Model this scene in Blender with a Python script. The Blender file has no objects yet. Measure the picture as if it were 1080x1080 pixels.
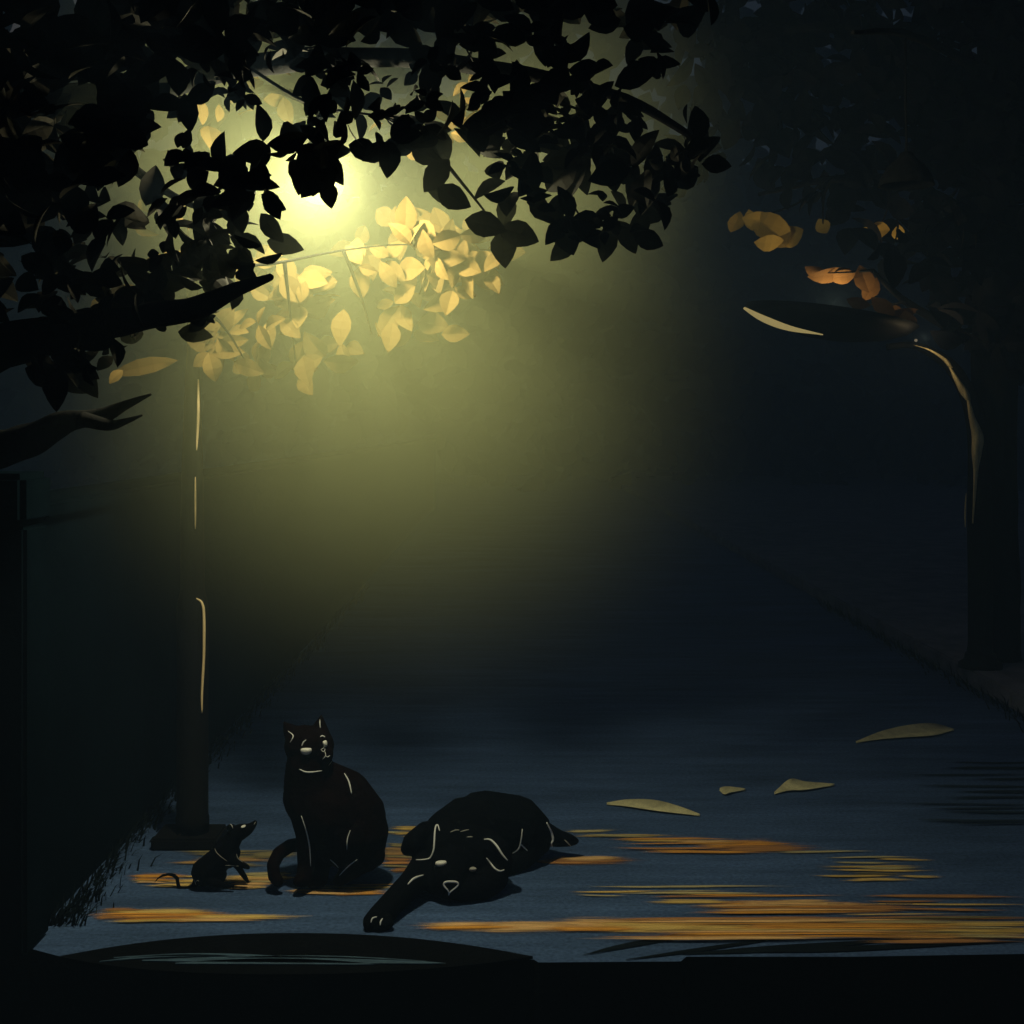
import bpy, bmesh, math, random
from mathutils import Vector, Matrix, noise
from mathutils.bvhtree import BVHTree

random.seed(7)
R = math.radians
S = bpy.context.scene
COL = S.collection

# ------------------------------------------------------------------ camera
F, CX, HY, EYE = 1400.0, 540.0, 450.0, 1.6          # focal length in photo pixels, centre column, horizon row, eye height
cam_d = bpy.data.cameras.new("camera")
cam = bpy.data.objects.new("camera", cam_d)
COL.objects.link(cam)
cam.location = (0, 0, EYE)
cam.rotation_euler = (R(90), 0, 0)
cam_d.sensor_width = 36
cam_d.lens = F / 1080 * 36
cam_d.shift_y = -90 / 1080
cam_d.clip_start = 0.05
cam_d.clip_end = 500
S.camera = cam

def P(px, py, Y):
    """the point at depth Y seen at photo pixel (px, py)"""
    return Vector(((px - CX) / F * Y, Y, EYE - (py - HY) / F * Y))
def G(px, py, z=0.0):
    """the point on the level z seen at photo pixel (px, py)"""
    return P(px, py, (EYE - z) * F / (py - HY))

# ------------------------------------------------------------------ sky, moon, exposure
W = bpy.data.worlds.new("World")
S.world = W
W.use_nodes = True
nt = W.node_tree
bg = nt.nodes["Background"]
sky = nt.nodes.new("ShaderNodeTexSky")
sky.sky_type = 'NISHITA'
sky.sun_disc = False
MOON_EL, MOON_ROT = 24, -35
sky.sun_elevation = R(MOON_EL)
sky.sun_rotation = R(MOON_ROT)
nt.links.new(sky.outputs[0], bg.inputs[0])
bg.inputs[1].default_value = 0.0055
sd = bpy.data.lights.new("moon", 'SUN')
sd.energy = 0.012
sd.angle = R(0.5)
sd.color = (0.62, 0.8, 1.0)
so = bpy.data.objects.new("moon", sd)
COL.objects.link(so)
d = Vector((math.sin(R(MOON_ROT)) * math.cos(R(MOON_EL)), math.cos(R(MOON_ROT)) * math.cos(R(MOON_EL)), math.sin(R(MOON_EL))))
so.rotation_euler = (-d).to_track_quat('-Z', 'Y').to_euler()
so.location = d * 50
S.view_settings.view_transform = 'Standard'
S.view_settings.look = 'None'
S.view_settings.gamma = 1
S.view_settings.exposure = 0
cy = S.cycles
cy.max_bounces = 5
cy.diffuse_bounces = 2
cy.glossy_bounces = 2
cy.volume_bounces = 1
cy.transparent_max_bounces = 12
cy.use_denoising = True
cy.use_adaptive_sampling = True
cy.adaptive_threshold = 0.02
cy.time_limit = 800
cy.volume_step_rate = 1.0
cy.sample_clamp_indirect = 2.0

# the lit lamp's globe and the bowl lamp's flame (positions in the place)
LAMP = P(338, 190, 4.05)
BOWL_Y = 8.3
BOWL = P(876, 330, BOWL_Y)

# ------------------------------------------------------------------ helpers
def tag(o, label=None, cat=None, group=None, kind=None):
    if label: o['label'] = label
    if cat: o['category'] = cat
    if group: o['group'] = group
    if kind: o['kind'] = kind
    return o
def empty(name, loc):
    o = bpy.data.objects.new(name, None)
    COL.objects.link(o)
    o.location = loc
    o.empty_display_size = 0.1
    return o
def obj(name, bm, mat, parent=None, smooth=True):
    me = bpy.data.meshes.new(name)
    bm.normal_update()
    bm.to_mesh(me)
    bm.free()
    me.materials.append(mat)
    if smooth:
        for p in me.polygons: p.use_smooth = True
    o = bpy.data.objects.new(name, me)
    COL.objects.link(o)
    if parent:
        o.parent = parent
        o.matrix_parent_inverse = Matrix.Translation(parent.location).inverted()
    return o
def set_origin(o, loc):
    """moves a mesh object's origin without moving the mesh"""
    o.data.transform(Matrix.Translation(-Vector(loc)))
    o.location = loc
def smoothpath(pts, n=8):
    pts = [Vector(p) for p in pts]
    if len(pts) < 3:
        return [pts[0].lerp(pts[-1], i / n) for i in range(n + 1)]
    q = [pts[0] * 2 - pts[1]] + pts + [pts[-1] * 2 - pts[-2]]
    out = []
    for i in range(1, len(q) - 2):
        a, b, c, e = q[i - 1], q[i], q[i + 1], q[i + 2]
        for k in range(n):
            t = k / n
            out.append(0.5 * ((2 * b) + (c - a) * t + (2 * a - 5 * b + 4 * c - e) * t * t + (3 * b - a - 3 * c + e) * t ** 3))
    out.append(pts[-1])
    return out
def tube(bm, pts, rads, seg=10, jitter=0.0):
    """a tapering tube along pts; rads one number or one per point"""
    n = len(pts)
    if not hasattr(rads, '__len__'): rads = [rads] * n
    pts = [Vector(p) for p in pts]
    rings = []
    up = Vector((0.13, 0.21, 0.97))
    side = None
    for i, p in enumerate(pts):
        t = (pts[min(i + 1, n - 1)] - pts[max(i - 1, 0)]).normalized()
        if side is None:
            side = t.cross(up)
            if side.length < 0.1: side = t.cross(Vector((1, 0, 0)))
        side = (side - t * side.dot(t)).normalized()
        b = t.cross(side)
        r = rads[i]
        ring = []
        for k in range(seg):
            a = 2 * math.pi * k / seg
            rr = r * (1 + jitter * noise.noise(p * 9 + Vector((math.cos(a) * 2, math.sin(a) * 2, 0))))
            ring.append(bm.verts.new(p + (side * math.cos(a) + b * math.sin(a)) * rr))
        rings.append(ring)
    for i in range(n - 1):
        for k in range(seg):
            bm.faces.new((rings[i][k], rings[i][(k + 1) % seg], rings[i + 1][(k + 1) % seg], rings[i + 1][k]))
    for ring, rev in ((rings[0], True), (rings[-1], False)):
        try: bm.faces.new(list(reversed(ring)) if rev else ring)
        except ValueError: pass
def box(bm, x0, x1, y0, y1, z0, z1, bev=0.0):
    r = bmesh.ops.create_cube(bm, size=1, matrix=Matrix.Translation(((x0 + x1) / 2, (y0 + y1) / 2, (z0 + z1) / 2)) @ Matrix.Diagonal((x1 - x0, y1 - y0, z1 - z0, 1)))
    if bev:
        es = list({e for v in r['verts'] for e in v.link_edges})
        bmesh.ops.bevel(bm, geom=es, offset=bev, segments=2, affect='EDGES')
def lathe(bm, prof, centre, seg=32, mat=None):
    """a turned shape: prof = (radius, z) pairs"""
    rings = []
    mat = mat or Matrix()
    for r, z in prof:
        rings.append([bm.verts.new(Vector(centre) + mat @ Vector((r * math.cos(2 * math.pi * k / seg), r * math.sin(2 * math.pi * k / seg), z))) for k in range(seg)])
    for a, b in zip(rings, rings[1:]):
        for k in range(seg):
            bm.faces.new((a[k], a[(k + 1) % seg], b[(k + 1) % seg], b[k]))
    bmesh.ops.remove_doubles(bm, verts=bm.verts, dist=1e-6)

# ------------------------------------------------------------------ materials
def material(name, col, rough=0.8, spec=0.3, var=0.0, scale=8, bump=0.0, bump_scale=60, stretch=None, metallic=0.0, col2=None):
    m = bpy.data.materials.new(name)
    m.use_nodes = True
    t = m.node_tree
    b = t.nodes["Principled BSDF"]
    b.inputs["Roughness"].default_value = rough
    b.inputs["Specular IOR Level"].default_value = spec
    b.inputs["Metallic"].default_value = metallic
    b.inputs["Base Color"].default_value = (*col, 1)
    if var or col2 or bump:
        tc = t.nodes.new("ShaderNodeTexCoord")
        mp = t.nodes.new("ShaderNodeMapping")
        if stretch: mp.inputs["Scale"].default_value = stretch
        t.links.new(tc.outputs["Object"], mp.inputs["Vector"])
    if var or col2:
        n = t.nodes.new("ShaderNodeTexNoise")
        n.inputs["Scale"].default_value = scale
        n.inputs["Detail"].default_value = 6
        n.inputs["Roughness"].default_value = 0.65
        t.links.new(mp.outputs[0], n.inputs["Vector"])
        r = t.nodes.new("ShaderNodeValToRGB")
        r.color_ramp.elements[0].position = 0.32
        r.color_ramp.elements[1].position = 0.68
        c2 = col2 or tuple(c * (1 + var) for c in col)
        r.color_ramp.elements[0].color = (*[c * (1 - var) for c in col], 1)
        r.color_ramp.elements[1].color = (*c2, 1)
        t.links.new(n.outputs["Fac"], r.inputs["Fac"])
        t.links.new(r.outputs[0], b.inputs["Base Color"])
    if bump:
        n2 = t.nodes.new("ShaderNodeTexNoise")
        n2.inputs["Scale"].default_value = bump_scale
        n2.inputs["Detail"].default_value = 4
        t.links.new(mp.outputs[0], n2.inputs["Vector"])
        bp = t.nodes.new("ShaderNodeBump")
        bp.inputs["Strength"].default_value = bump
        bp.inputs["Distance"].default_value = 0.01
        t.links.new(n2.outputs["Fac"], bp.inputs["Height"])
        t.links.new(bp.outputs[0], b.inputs["Normal"])
    return m
def emitter(name, col, strength):
    m = bpy.data.materials.new(name)
    m.use_nodes = True
    t = m.node_tree
    t.nodes.remove(t.nodes["Principled BSDF"])
    e = t.nodes.new("ShaderNodeEmission")
    e.inputs[0].default_value = (*col, 1)
    e.inputs[1].default_value = strength
    t.links.new(e.outputs[0], t.nodes["Material Output"].inputs["Surface"])
    return m
def leafmat(name, col, var):
    """leaves: every leaf carries its own tone in the 'tone' attribute"""
    m = bpy.data.materials.new(name)
    m.use_nodes = True
    t = m.node_tree
    b = t.nodes["Principled BSDF"]
    b.inputs["Roughness"].default_value = 0.7
    b.inputs["Specular IOR Level"].default_value = 0.03
    a = t.nodes.new("ShaderNodeAttribute")
    a.attribute_name = "tone"
    mx = t.nodes.new("ShaderNodeMix")
    mx.data_type = 'RGBA'
    mx.inputs[6].default_value = (*[c * (1 - var) for c in col], 1)
    mx.inputs[7].default_value = (*[c * (1 + var) for c in col], 1)
    t.links.new(a.outputs["Fac"], mx.inputs[0])
    t.links.new(mx.outputs[2], b.inputs["Base Color"])
    return m

M_pave = material("pavement", (0.064, 0.120, 0.280), 0.85, 0.12, 0.28, 1.3, 0.35, 90, stretch=(0.6, 2.2, 1), col2=(0.080, 0.146, 0.340))
M_kerb = material("kerb stone", (0.20, 0.20, 0.26), 0.9, 0.1, 0.3, 5, 0.4, 50)
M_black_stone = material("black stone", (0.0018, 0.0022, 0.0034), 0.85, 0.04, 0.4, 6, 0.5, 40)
M_earth = material("dark road", (0.012, 0.014, 0.018), 0.95, 0.05, 0.3, 3, 0.4, 40)
M_wall = material("dark blue wall", (0.0020, 0.0050, 0.0085), 0.95, 0.0, 0.35, 3, 0.5, 25)
M_post = material("black iron", (0.004, 0.004, 0.005), 0.75, 0.12, 0.3, 12, 0.25, 80)
M_pole_glint = material("pole highlight", (0.85, 0.66, 0.40), 0.6, 0.3, 0.45, 30, 0.2, 90, stretch=(1, 1, 0.15))
M_bark = material("black bark", (0.008, 0.008, 0.009), 0.95, 0.05, 0.4, 14, 0.8, 30, stretch=(1, 1, 0.25))
M_cat = material("black cat fur", (0.0045, 0.0014, 0.0012), 0.9, 0.03, 0.3, 40, 0.35, 160)
M_dog = material("black dog fur", (0.0022, 0.0028, 0.0048), 0.9, 0.03, 0.3, 40, 0.35, 160)
M_rat = material("black rat fur", (0.0022, 0.0024, 0.0040), 0.9, 0.03, 0.3, 60, 0.35, 200)
M_white = material("white highlight line", (0.84, 0.88, 0.97), 0.7, 0.2)
M_grey = material("grey highlight and eye", (0.40, 0.41, 0.42), 0.8, 0.1)
M_eye = material("white eye", (0.92, 0.94, 0.98), 0.5, 1.0)
M_leaf = leafmat("dark leaf", (0.007, 0.006, 0.004), 0.5)
M_gold = leafmat("gold-lit leaf", (0.112, 0.072, 0.025), 0.4)
M_nightsoil = material("night hillside", (0.004, 0.0045, 0.006), 0.95, 0.0, 0.3, 1)
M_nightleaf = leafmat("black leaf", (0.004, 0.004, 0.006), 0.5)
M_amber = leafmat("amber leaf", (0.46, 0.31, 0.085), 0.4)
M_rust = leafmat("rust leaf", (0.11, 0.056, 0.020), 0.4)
M_pale = material("pale dry leaf", (0.80, 0.74, 0.46), 0.8, 0.1, 0.25, 14, 0.3, 40)
M_grass = leafmat("dark grass", (0.006, 0.010, 0.012), 0.4)

t = M_pave.node_tree
b = t.nodes["Principled BSDF"]
src = b.inputs["Base Color"].links[0].from_socket
tc = t.nodes.new("ShaderNodeTexCoord")
gn = t.nodes.new("ShaderNodeTexNoise"); gn.inputs["Scale"].default_value = 70; gn.inputs["Detail"].default_value = 3
vr = t.nodes.new("ShaderNodeTexNoise"); vr.inputs["Scale"].default_value = 3.0; vr.inputs["Detail"].default_value = 8; vr.inputs["Roughness"].default_value = 0.7
mpv = t.nodes.new("ShaderNodeMapping"); mpv.inputs["Scale"].default_value = (0.5, 4.0, 1)
t.links.new(tc.outputs["Object"], gn.inputs["Vector"]); t.links.new(tc.outputs["Object"], mpv.inputs["Vector"]); t.links.new(mpv.outputs[0], vr.inputs["Vector"])
ml = t.nodes.new("ShaderNodeMath"); ml.operation = 'MULTIPLY'
t.links.new(gn.outputs["Fac"], ml.inputs[0]); t.links.new(vr.outputs["Fac"], ml.inputs[1])
mr = t.nodes.new("ShaderNodeMapRange"); mr.inputs["From Min"].default_value = 0.12; mr.inputs["From Max"].default_value = 0.40
mr.inputs["To Min"].default_value = 0.62; mr.inputs["To Max"].default_value = 1.42
t.links.new(ml.outputs[0], mr.inputs["Value"])
sc_ = t.nodes.new("ShaderNodeVectorMath"); sc_.operation = 'SCALE'
t.links.new(src, sc_.inputs[0]); t.links.new(mr.outputs[0], sc_.inputs["Scale"]); t.links.new(sc_.outputs[0], b.inputs["Base Color"])

# orange streaks: warm light put in as colour, one tone per sliver
M_streak = bpy.data.materials.new("painted light and tar streaks")
M_streak.use_nodes = True
t = M_streak.node_tree
b = t.nodes["Principled BSDF"]
b.inputs["Roughness"].default_value = 0.85
b.inputs["Specular IOR Level"].default_value = 0.1
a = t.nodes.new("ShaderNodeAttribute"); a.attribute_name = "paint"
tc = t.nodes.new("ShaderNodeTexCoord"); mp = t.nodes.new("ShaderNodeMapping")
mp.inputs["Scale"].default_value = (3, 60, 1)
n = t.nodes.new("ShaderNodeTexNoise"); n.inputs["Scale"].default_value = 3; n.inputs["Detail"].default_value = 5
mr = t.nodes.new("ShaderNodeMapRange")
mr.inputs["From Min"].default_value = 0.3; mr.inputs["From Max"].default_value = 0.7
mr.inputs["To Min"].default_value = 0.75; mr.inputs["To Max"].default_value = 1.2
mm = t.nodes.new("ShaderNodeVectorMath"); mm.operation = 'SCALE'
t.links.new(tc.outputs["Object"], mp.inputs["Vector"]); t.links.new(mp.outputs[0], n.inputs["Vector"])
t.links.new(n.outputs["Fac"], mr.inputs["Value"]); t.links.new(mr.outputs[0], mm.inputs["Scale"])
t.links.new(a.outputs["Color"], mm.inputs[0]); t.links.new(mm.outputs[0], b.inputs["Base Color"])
# the painted colour fades towards its ends and sides and along its brush lines
uvn = t.nodes.new("ShaderNodeUVMap"); uvn.uv_map = "uv"
sp = t.nodes.new("ShaderNodeSeparateXYZ"); t.links.new(uvn.outputs[0], sp.inputs[0])
def math_(op, x, y=None, clamp=False):
    m = t.nodes.new("ShaderNodeMath"); m.operation = op; m.use_clamp = clamp
    for i, q in enumerate((x, y)):
        if q is None: continue
        if isinstance(q, (int, float)): m.inputs[i].default_value = q
        else: t.links.new(q, m.inputs[i])
    return m.outputs[0]
u, vv = sp.outputs[0], sp.outputs[1]
e1 = math_('DIVIDE', u, 0.28, True)
e2 = math_('DIVIDE', math_('SUBTRACT', 1.0, u), 0.42, True)
e3 = math_('SUBTRACT', 1.0, math_('POWER', math_('ABSOLUTE', math_('SUBTRACT', math_('MULTIPLY', vv, 2.0), 1.0)), 1.6))
ed = math_('MULTIPLY', math_('MULTIPLY', e1, e2), e3)
n3 = t.nodes.new("ShaderNodeTexNoise"); n3.inputs["Scale"].default_value = 2.2; n3.inputs["Detail"].default_value = 4
mp3 = t.nodes.new("ShaderNodeMapping"); mp3.inputs["Scale"].default_value = (1.3, 42, 1)
t.links.new(tc.outputs["Object"], mp3.inputs["Vector"]); t.links.new(mp3.outputs[0], n3.inputs["Vector"])
al = math_('ADD', math_('MULTIPLY', ed, 1.45), math_('MULTIPLY', math_('SUBTRACT', n3.outputs["Fac"], 0.58), 2.6))
ma = t.nodes.new("ShaderNodeMapRange"); ma.interpolation_type = 'SMOOTHSTEP'
ma.inputs["From Min"].default_value = 0.0; ma.inputs["From Max"].default_value = 1.25
t.links.new(al, ma.inputs["Value"]); t.links.new(ma.outputs[0], b.inputs["Alpha"])

# ------------------------------------------------------------------ setting: ground, pavement, kerbs
bm = bmesh.new()
bmesh.ops.create_grid(bm, x_segments=8, y_segments=8, size=200)
o = obj("ground", bm, M_earth); o.location = (0, 60, -0.7); tag(o, kind='structure')

# the raised pavement the animals sit on, its near edge a little uneven
edge = [(-420, 1000), (30, 1000), (72, 1011), (200, 1013), (330, 1014), (470, 1013), (563, 1012), (568, 1015), (718, 1014), (724, 1009), (900, 1009), (1080, 1006), (1700, 1004)]
bm = bmesh.new()
top = [G(x, y) for x, y in edge]
far_r, far_l = Vector((14, 90, 0)), Vector((-14, 90, 0))
loop = top + [far_r, far_l]
tv = [bm.verts.new(v) for v in loop]
bv = [bm.verts.new(v + Vector((0, 0, -0.72))) for v in loop]
bm.faces.new(tv)
for i in range(len(loop)):
    j = (i + 1) % len(loop)
    bm.faces.new((tv[j], tv[i], bv[i], bv[j]))
o = obj("pavement", bm, M_pave, smooth=False)
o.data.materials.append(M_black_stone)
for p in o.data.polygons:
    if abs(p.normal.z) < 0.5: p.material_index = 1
tag(o, kind='structure')

KX = 2.82
bm = bmesh.new()
for i in range(40):                                   # kerb stones along the right side
    y0 = 3.9 + i * 0.9
    box(bm, KX, KX + 0.16, y0, y0 + 0.892, 0.0, 0.11, 0.012)
o = obj("kerb", bm, M_kerb, smooth=False); tag(o, kind='structure')
bm = bmesh.new()
box(bm, KX + 0.163, KX + 9, 3.6, 60, 0.001, 0.105)
o = obj("side_pavement", bm, M_kerb, smooth=False); tag(o, kind='structure')

# dark curved plate lying on the front edge
bm = bmesh.new()
cx, n = 300, 40
arc = []
for i in range(n + 1):
    u = -1 + 2 * i / n
    px = 312 + 250 * u
    py = 1013 - 25 * (1 - abs(u) ** 2.1) + 0.0
    arc.append(G(px, py))
def slab(bm, front_y, back, z0, z1):
    lo, hi = [], []
    for i, p in enumerate(back):
        u = abs(2 * i / (len(back) - 1) - 1)
        front = front_y + 0.13 * u ** 2.2
        lo.append((bm.verts.new((p.x, front, z0)), bm.verts.new((p.x, front, z1))))
        hi.append((bm.verts.new((p.x, max(p.y, front + 0.001), z0)), bm.verts.new((p.x, max(p.y, front + 0.001), z1))))
    for i in range(len(back) - 1):
        bm.faces.new((lo[i][1], lo[i + 1][1], hi[i + 1][1], hi[i][1]))
        bm.faces.new((lo[i][0], lo[i + 1][0], lo[i + 1][1], lo[i][1]))
        bm.faces.new((hi[i][1], hi[i + 1][1], hi[i + 1][0], hi[i][0]))
        bm.faces.new((lo[i + 1][0], lo[i][0], hi[i][0], hi[i + 1][0]))
slab(bm, 3.85, arc, 0.004, 0.012)
plate = obj("drain_plate", bm, M_black_stone, smooth=False)
set_origin(plate, (arc[n // 2].x, 3.95, 0.004))
tag(plate, 'low curved black drain plate at the pavement edge in front of rat and cat', 'drain plate')
M_glint = material("painted blue glint", (0.05, 0.10, 0.17), 0.5, 0.4, 0.5, 20, 0.2, 90, stretch=(1, 8, 1))  # blue glints on the plate, painted as raised lines
for (x0, x1, ya, yb, w) in ((150, 470, 1014, 1017, 2.6), (185, 395, 1017, 1018, 2.2), (120, 300, 1011, 1010, 1.0), (240, 450, 1011, 1015, 0.9), (105, 240, 1015, 1009, 0.8)):
    bm = bmesh.new()
    pts = []
    for i in range(19):
        u = i / 18
        pts.append(G(x0 + (x1 - x0) * u, ya + (yb - ya) * u - 2.6 * math.sin(u * math.pi), 0.012))
    vs = []
    for i, p in enumerate(pts):
        h = w / F * p.y * 3.2 * math.sin(math.pi * min(1, max(0.02, i / 18))) ** 0.8 + 0.001
        a, c = Vector((p.x, max(p.y - h, 3.86), 0.0)), Vector((p.x, p.y + h, 0.0))
        vs.append([bm.verts.new((q.x, q.y, z)) for q, z in ((a, 0.0125), (a, 0.0155), (c, 0.0155), (c, 0.0125))])
    for r0, r1 in zip(vs, vs[1:]):
        for k in range(3): bm.faces.new((r0[k], r1[k], r1[k + 1], r0[k + 1]))
    obj("glint_ridge", bm, M_glint, plate, smooth=False)

# ------------------------------------------------------------------ the lamp that is lit
POST = G(203, 889)
lamp = empty("street_lamp", POST)
tag(lamp, 'tall black iron street lamp with a glowing globe among the leaves, standing behind the rat', 'street lamp')
def at(px, py): return P(px, py, POST.y)
bm = bmesh.new()
box(bm, POST.x - 0.135, POST.x + 0.115, POST.y - 0.10, POST.y + 0.10, 0.001, 0.045, 0.008)
obj("base_plate", bm, M_post, lamp, smooth=False)
bm = bmesh.new()
k = POST.y / F
prof = [(0.0, 0.045), (17.5 * k, 0.045), (17.5 * k, 0.10), (16.5 * k, 0.11), (16.2 * k, at(0, 640).z), (15 * k, at(0, 632).z), (12.5 * k, at(0, 622).z), (11.5 * k, at(0, 500).z), (8 * k, at(0, 400).z), (6 * k, at(0, 372).z), (6 * k, at(0, 300).z), (0, at(0, 298).z)]
lathe(bm, prof, (POST.x, POST.y, 0), 24)
obj("pole", bm, M_post, lamp)
bm = bmesh.new()
a0 = at(203, 310)
path = smoothpath([a0, at(203, 240), at(215, 150), P(270, 95, 4.6), P(335, 110, 4.15), LAMP + Vector((0, 0, 0.24)), LAMP + Vector((0, 0, 0.10))], 8)
tube(bm, path, [0.020] * 20 + [0.014] * (len(path) - 20), 10)
obj("arm", bm, M_post, lamp)
bm = bmesh.new()
lathe(bm, [(0.0, 0.125), (0.03, 0.12), (0.045, 0.10), (0.06, 0.085), (0.055, 0.078), (0.0, 0.08)], LAMP, 24)
obj("cap", bm, M_post, lamp)
M_globe = bpy.data.materials.new("glowing globe")
M_globe.use_nodes = True
t = M_globe.node_tree
t.nodes.remove(t.nodes["Principled BSDF"])
e = t.nodes.new("ShaderNodeEmission"); e.inputs[0].default_value = (1, 0.90, 0.25, 1); e.inputs[1].default_value = 0.2
tr = t.nodes.new("ShaderNodeBsdfTransparent")
ad = t.nodes.new("ShaderNodeAddShader")
t.links.new(e.outputs[0], ad.inputs[0]); t.links.new(tr.outputs[0], ad.inputs[1])
t.links.new(ad.outputs[0], t.nodes["Material Output"].inputs["Surface"])
bm = bmesh.new()
bmesh.ops.create_uvsphere(bm, u_segments=24, v_segments=16, radius=0.075, matrix=Matrix.Translation(LAMP))
obj("globe", bm, M_globe, lamp)
# lamp highlights on the pole's right side, put in as pale strips
def strip(parent, pts, Y, w, mat, name):
    bm = bmesh.new()
    path = smoothpath([P(x, y, Y) for x, y in pts], 6)
    n = len(path)
    tube(bm, path, [max(0.0012, w / F * Y * math.sin(math.pi * (0.08 + 0.84 * i / (n - 1))) ** 0.6) for i in range(n)], 8)
    return obj(name, bm, mat, parent)
fy = POST.y - 0.035
strip(lamp, [(209, 400), (209, 440), (207, 478)], POST.y - 0.028, 1.6, M_pole_glint, "pole_highlight")
strip(lamp, [(206, 503), (206, 530), (206, 558)], POST.y - 0.042, 1.1, M_pole_glint, "pole_highlight")
strip(lamp, [(207, 631), (213, 636), (215, 650), (215, 690), (213, 730), (213, 752)], POST.y - 0.045, 1.6, M_pole_glint, "pole_highlight")
pd = bpy.data.lights.new("lamp_light", 'POINT')
pd.energy = 95
pd.color = (1.0, 0.92, 0.55)
pd.shadow_soft_size = 0.06
po = bpy.data.objects.new("lamp_light", pd)
COL.objects.link(po)
po.location = LAMP
po.parent = lamp
po.matrix_parent_inverse = Matrix.Translation(lamp.location).inverted()

# ------------------------------------------------------------------ the bowl lamp on the right
RB = G(1036, 703, 0.11)
rl = empty("bowl_lamp", RB)
tag(rl, 'black lamp with bent highlight-edged neck and wide shallow bowl, against the tree trunk', 'street lamp')
YB = RB.y - 0.02
bm = bmesh.new()
kk = YB / F
px_path = [(1034, 700), (1034, 620), (1033, 540), (1032, 470), (1024, 425), (1006, 390), (984, 373), (962, 364), (935, 366)]
path = smoothpath([P(x, y, YB + (BOWL_Y - YB) * max(0, (i - 4) / 4)) for i, (x, y) in enumerate(px_path)], 6)
n = len(path)
tube(bm, path, [kk * (13 - 9.5 * min(1, max(0, (i - 12) / (n - 18)))) for i in range(n)], 14)
obj("post", bm, M_post, rl)
bm = bmesh.new()
lathe(bm, [(0, 0.0), (0.13, 0.0), (0.13, 0.03), (0.10, 0.05), (0.09, 0.09), (0, 0.09)], (P(1034, 700, YB).x, YB, 0.107), 24)
obj("foot", bm, M_post, rl)
bm = bmesh.new()
kb = BOWL_Y / F
tilt = Matrix.Rotation(R(9), 3, 'Y')
lathe(bm, [(0.0, -0.115), (30 * kb, -0.108), (58 * kb, -0.075), (80 * kb, -0.025), (90 * kb, 0.03), (87 * kb, 0.03), (77 * kb, -0.015), (55 * kb, -0.06), (0, -0.095)], P(876, 338, BOWL_Y), 48, tilt)
obj("bowl", bm, M_post, rl)
M_rim_glow = emitter("warm rim glow", (1.0, 0.78, 0.30), 0.30)  # the bowl's bright rim, put in as a glowing strip
bm = bmesh.new()
cpath = smoothpath([P(785, 325, BOWL_Y - 0.30), P(805, 336, BOWL_Y - 0.42), P(832, 346, BOWL_Y - 0.50), P(868, 353, BOWL_Y - 0.56)], 8)
n = len(cpath)
tube(bm, cpath, [kb * (0.4 + 3.0 * math.sin(math.pi * (0.12 + 0.86 * i / (n - 1))) ** 1.2) for i in range(n)], 8)
obj("rim_glow", bm, M_rim_glow, rl)
def blade(parent, pts, Y, mat, name):
    """a tapering raised strip standing in for a lit edge: pts = (px, py, half width)"""
    bm = bmesh.new()
    path = smoothpath([(x, y, w) for x, y, w in pts], 6)
    rows = []
    for q in path:
        w = max(0.3, q.z)
        a, c = P(q.x - w, q.y, Y), P(q.x + w, q.y, Y)
        m_ = P(q.x, q.y, Y - 0.012)
        b2 = P(q.x, q.y, Y + 0.02)
        rows.append([bm.verts.new(v) for v in (a, m_, c, b2)])
    for r0, r1 in zip(rows, rows[1:]):
        for k in range(4): bm.faces.new((r0[k], r0[(k + 1) % 4], r1[(k + 1) % 4], r1[k]))
    bm.faces.new(rows[0]); bm.faces.new(rows[-1][::-1])
    return obj(name, bm, mat, parent)
M_neck_glint = material("neck highlight", (0.92, 0.76, 0.42), 0.55, 0.3, 0.5, 40, 0.2, 90, stretch=(1, 1, 0.12))  # highlight along the neck, put in as pale strips
blade(rl, [(964, 364, 0.5), (980, 369, 2.4), (996, 379, 3.0), (1003, 388, 2.2)], 8.2, M_neck_glint, "lit_edge")
blade(rl, [(1001, 386, 1), (1010, 402, 3.4), (1017, 414, 4.8), (1021, 422, 2.6)], 8.1, M_neck_glint, "lit_edge")
blade(rl, [(1021, 420, 1.5), (1025, 440, 3.4), (1031, 460, 6.2), (1030, 478, 5.4), (1029, 500, 2.4), (1026, 552, 0.6)], 8.0, M_neck_glint, "lit_edge")
blade(rl, [(1019, 520, 0.6), (1018, 540, 1.0), (1018, 556, 0.5)], 8.05, M_neck_glint, "lit_edge")
bd = bpy.data.lights.new("bowl_light", 'POINT')
bd.energy = 5.5
bd.color = (1.0, 0.76, 0.36)
bd.shadow_soft_size = 0.05
bo = bpy.data.objects.new("bowl_light", bd)
COL.objects.link(bo)
bo.location = P(880, 322, BOWL_Y - 0.02)
bo.parent = rl
bo.matrix_parent_inverse = Matrix.Translation(rl.location).inverted()

bm = bmesh.new()  # added: glowing spot and fill light for the neck edge, no lamp there
bmesh.ops.create_icosphere(bm, subdivisions=2, radius=1.6 * kb, matrix=Matrix.Translation(P(966, 359, 8.12)))
obj("fill_spot", bm, emitter("added neck glow", (1.0, 0.8, 0.5), 0.16), rl)
jd = bpy.data.lights.new("neck_fill_light", 'POINT')
jd.energy = 1.4
jd.color = (1.0, 0.76, 0.40)
jd.shadow_soft_size = 0.01
jo = bpy.data.objects.new("neck_fill_light", jd)
COL.objects.link(jo)
jo.location = P(975, 356, 7.95)
jo.parent = rl
jo.matrix_parent_inverse = Matrix.Translation(rl.location).inverted()

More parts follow.
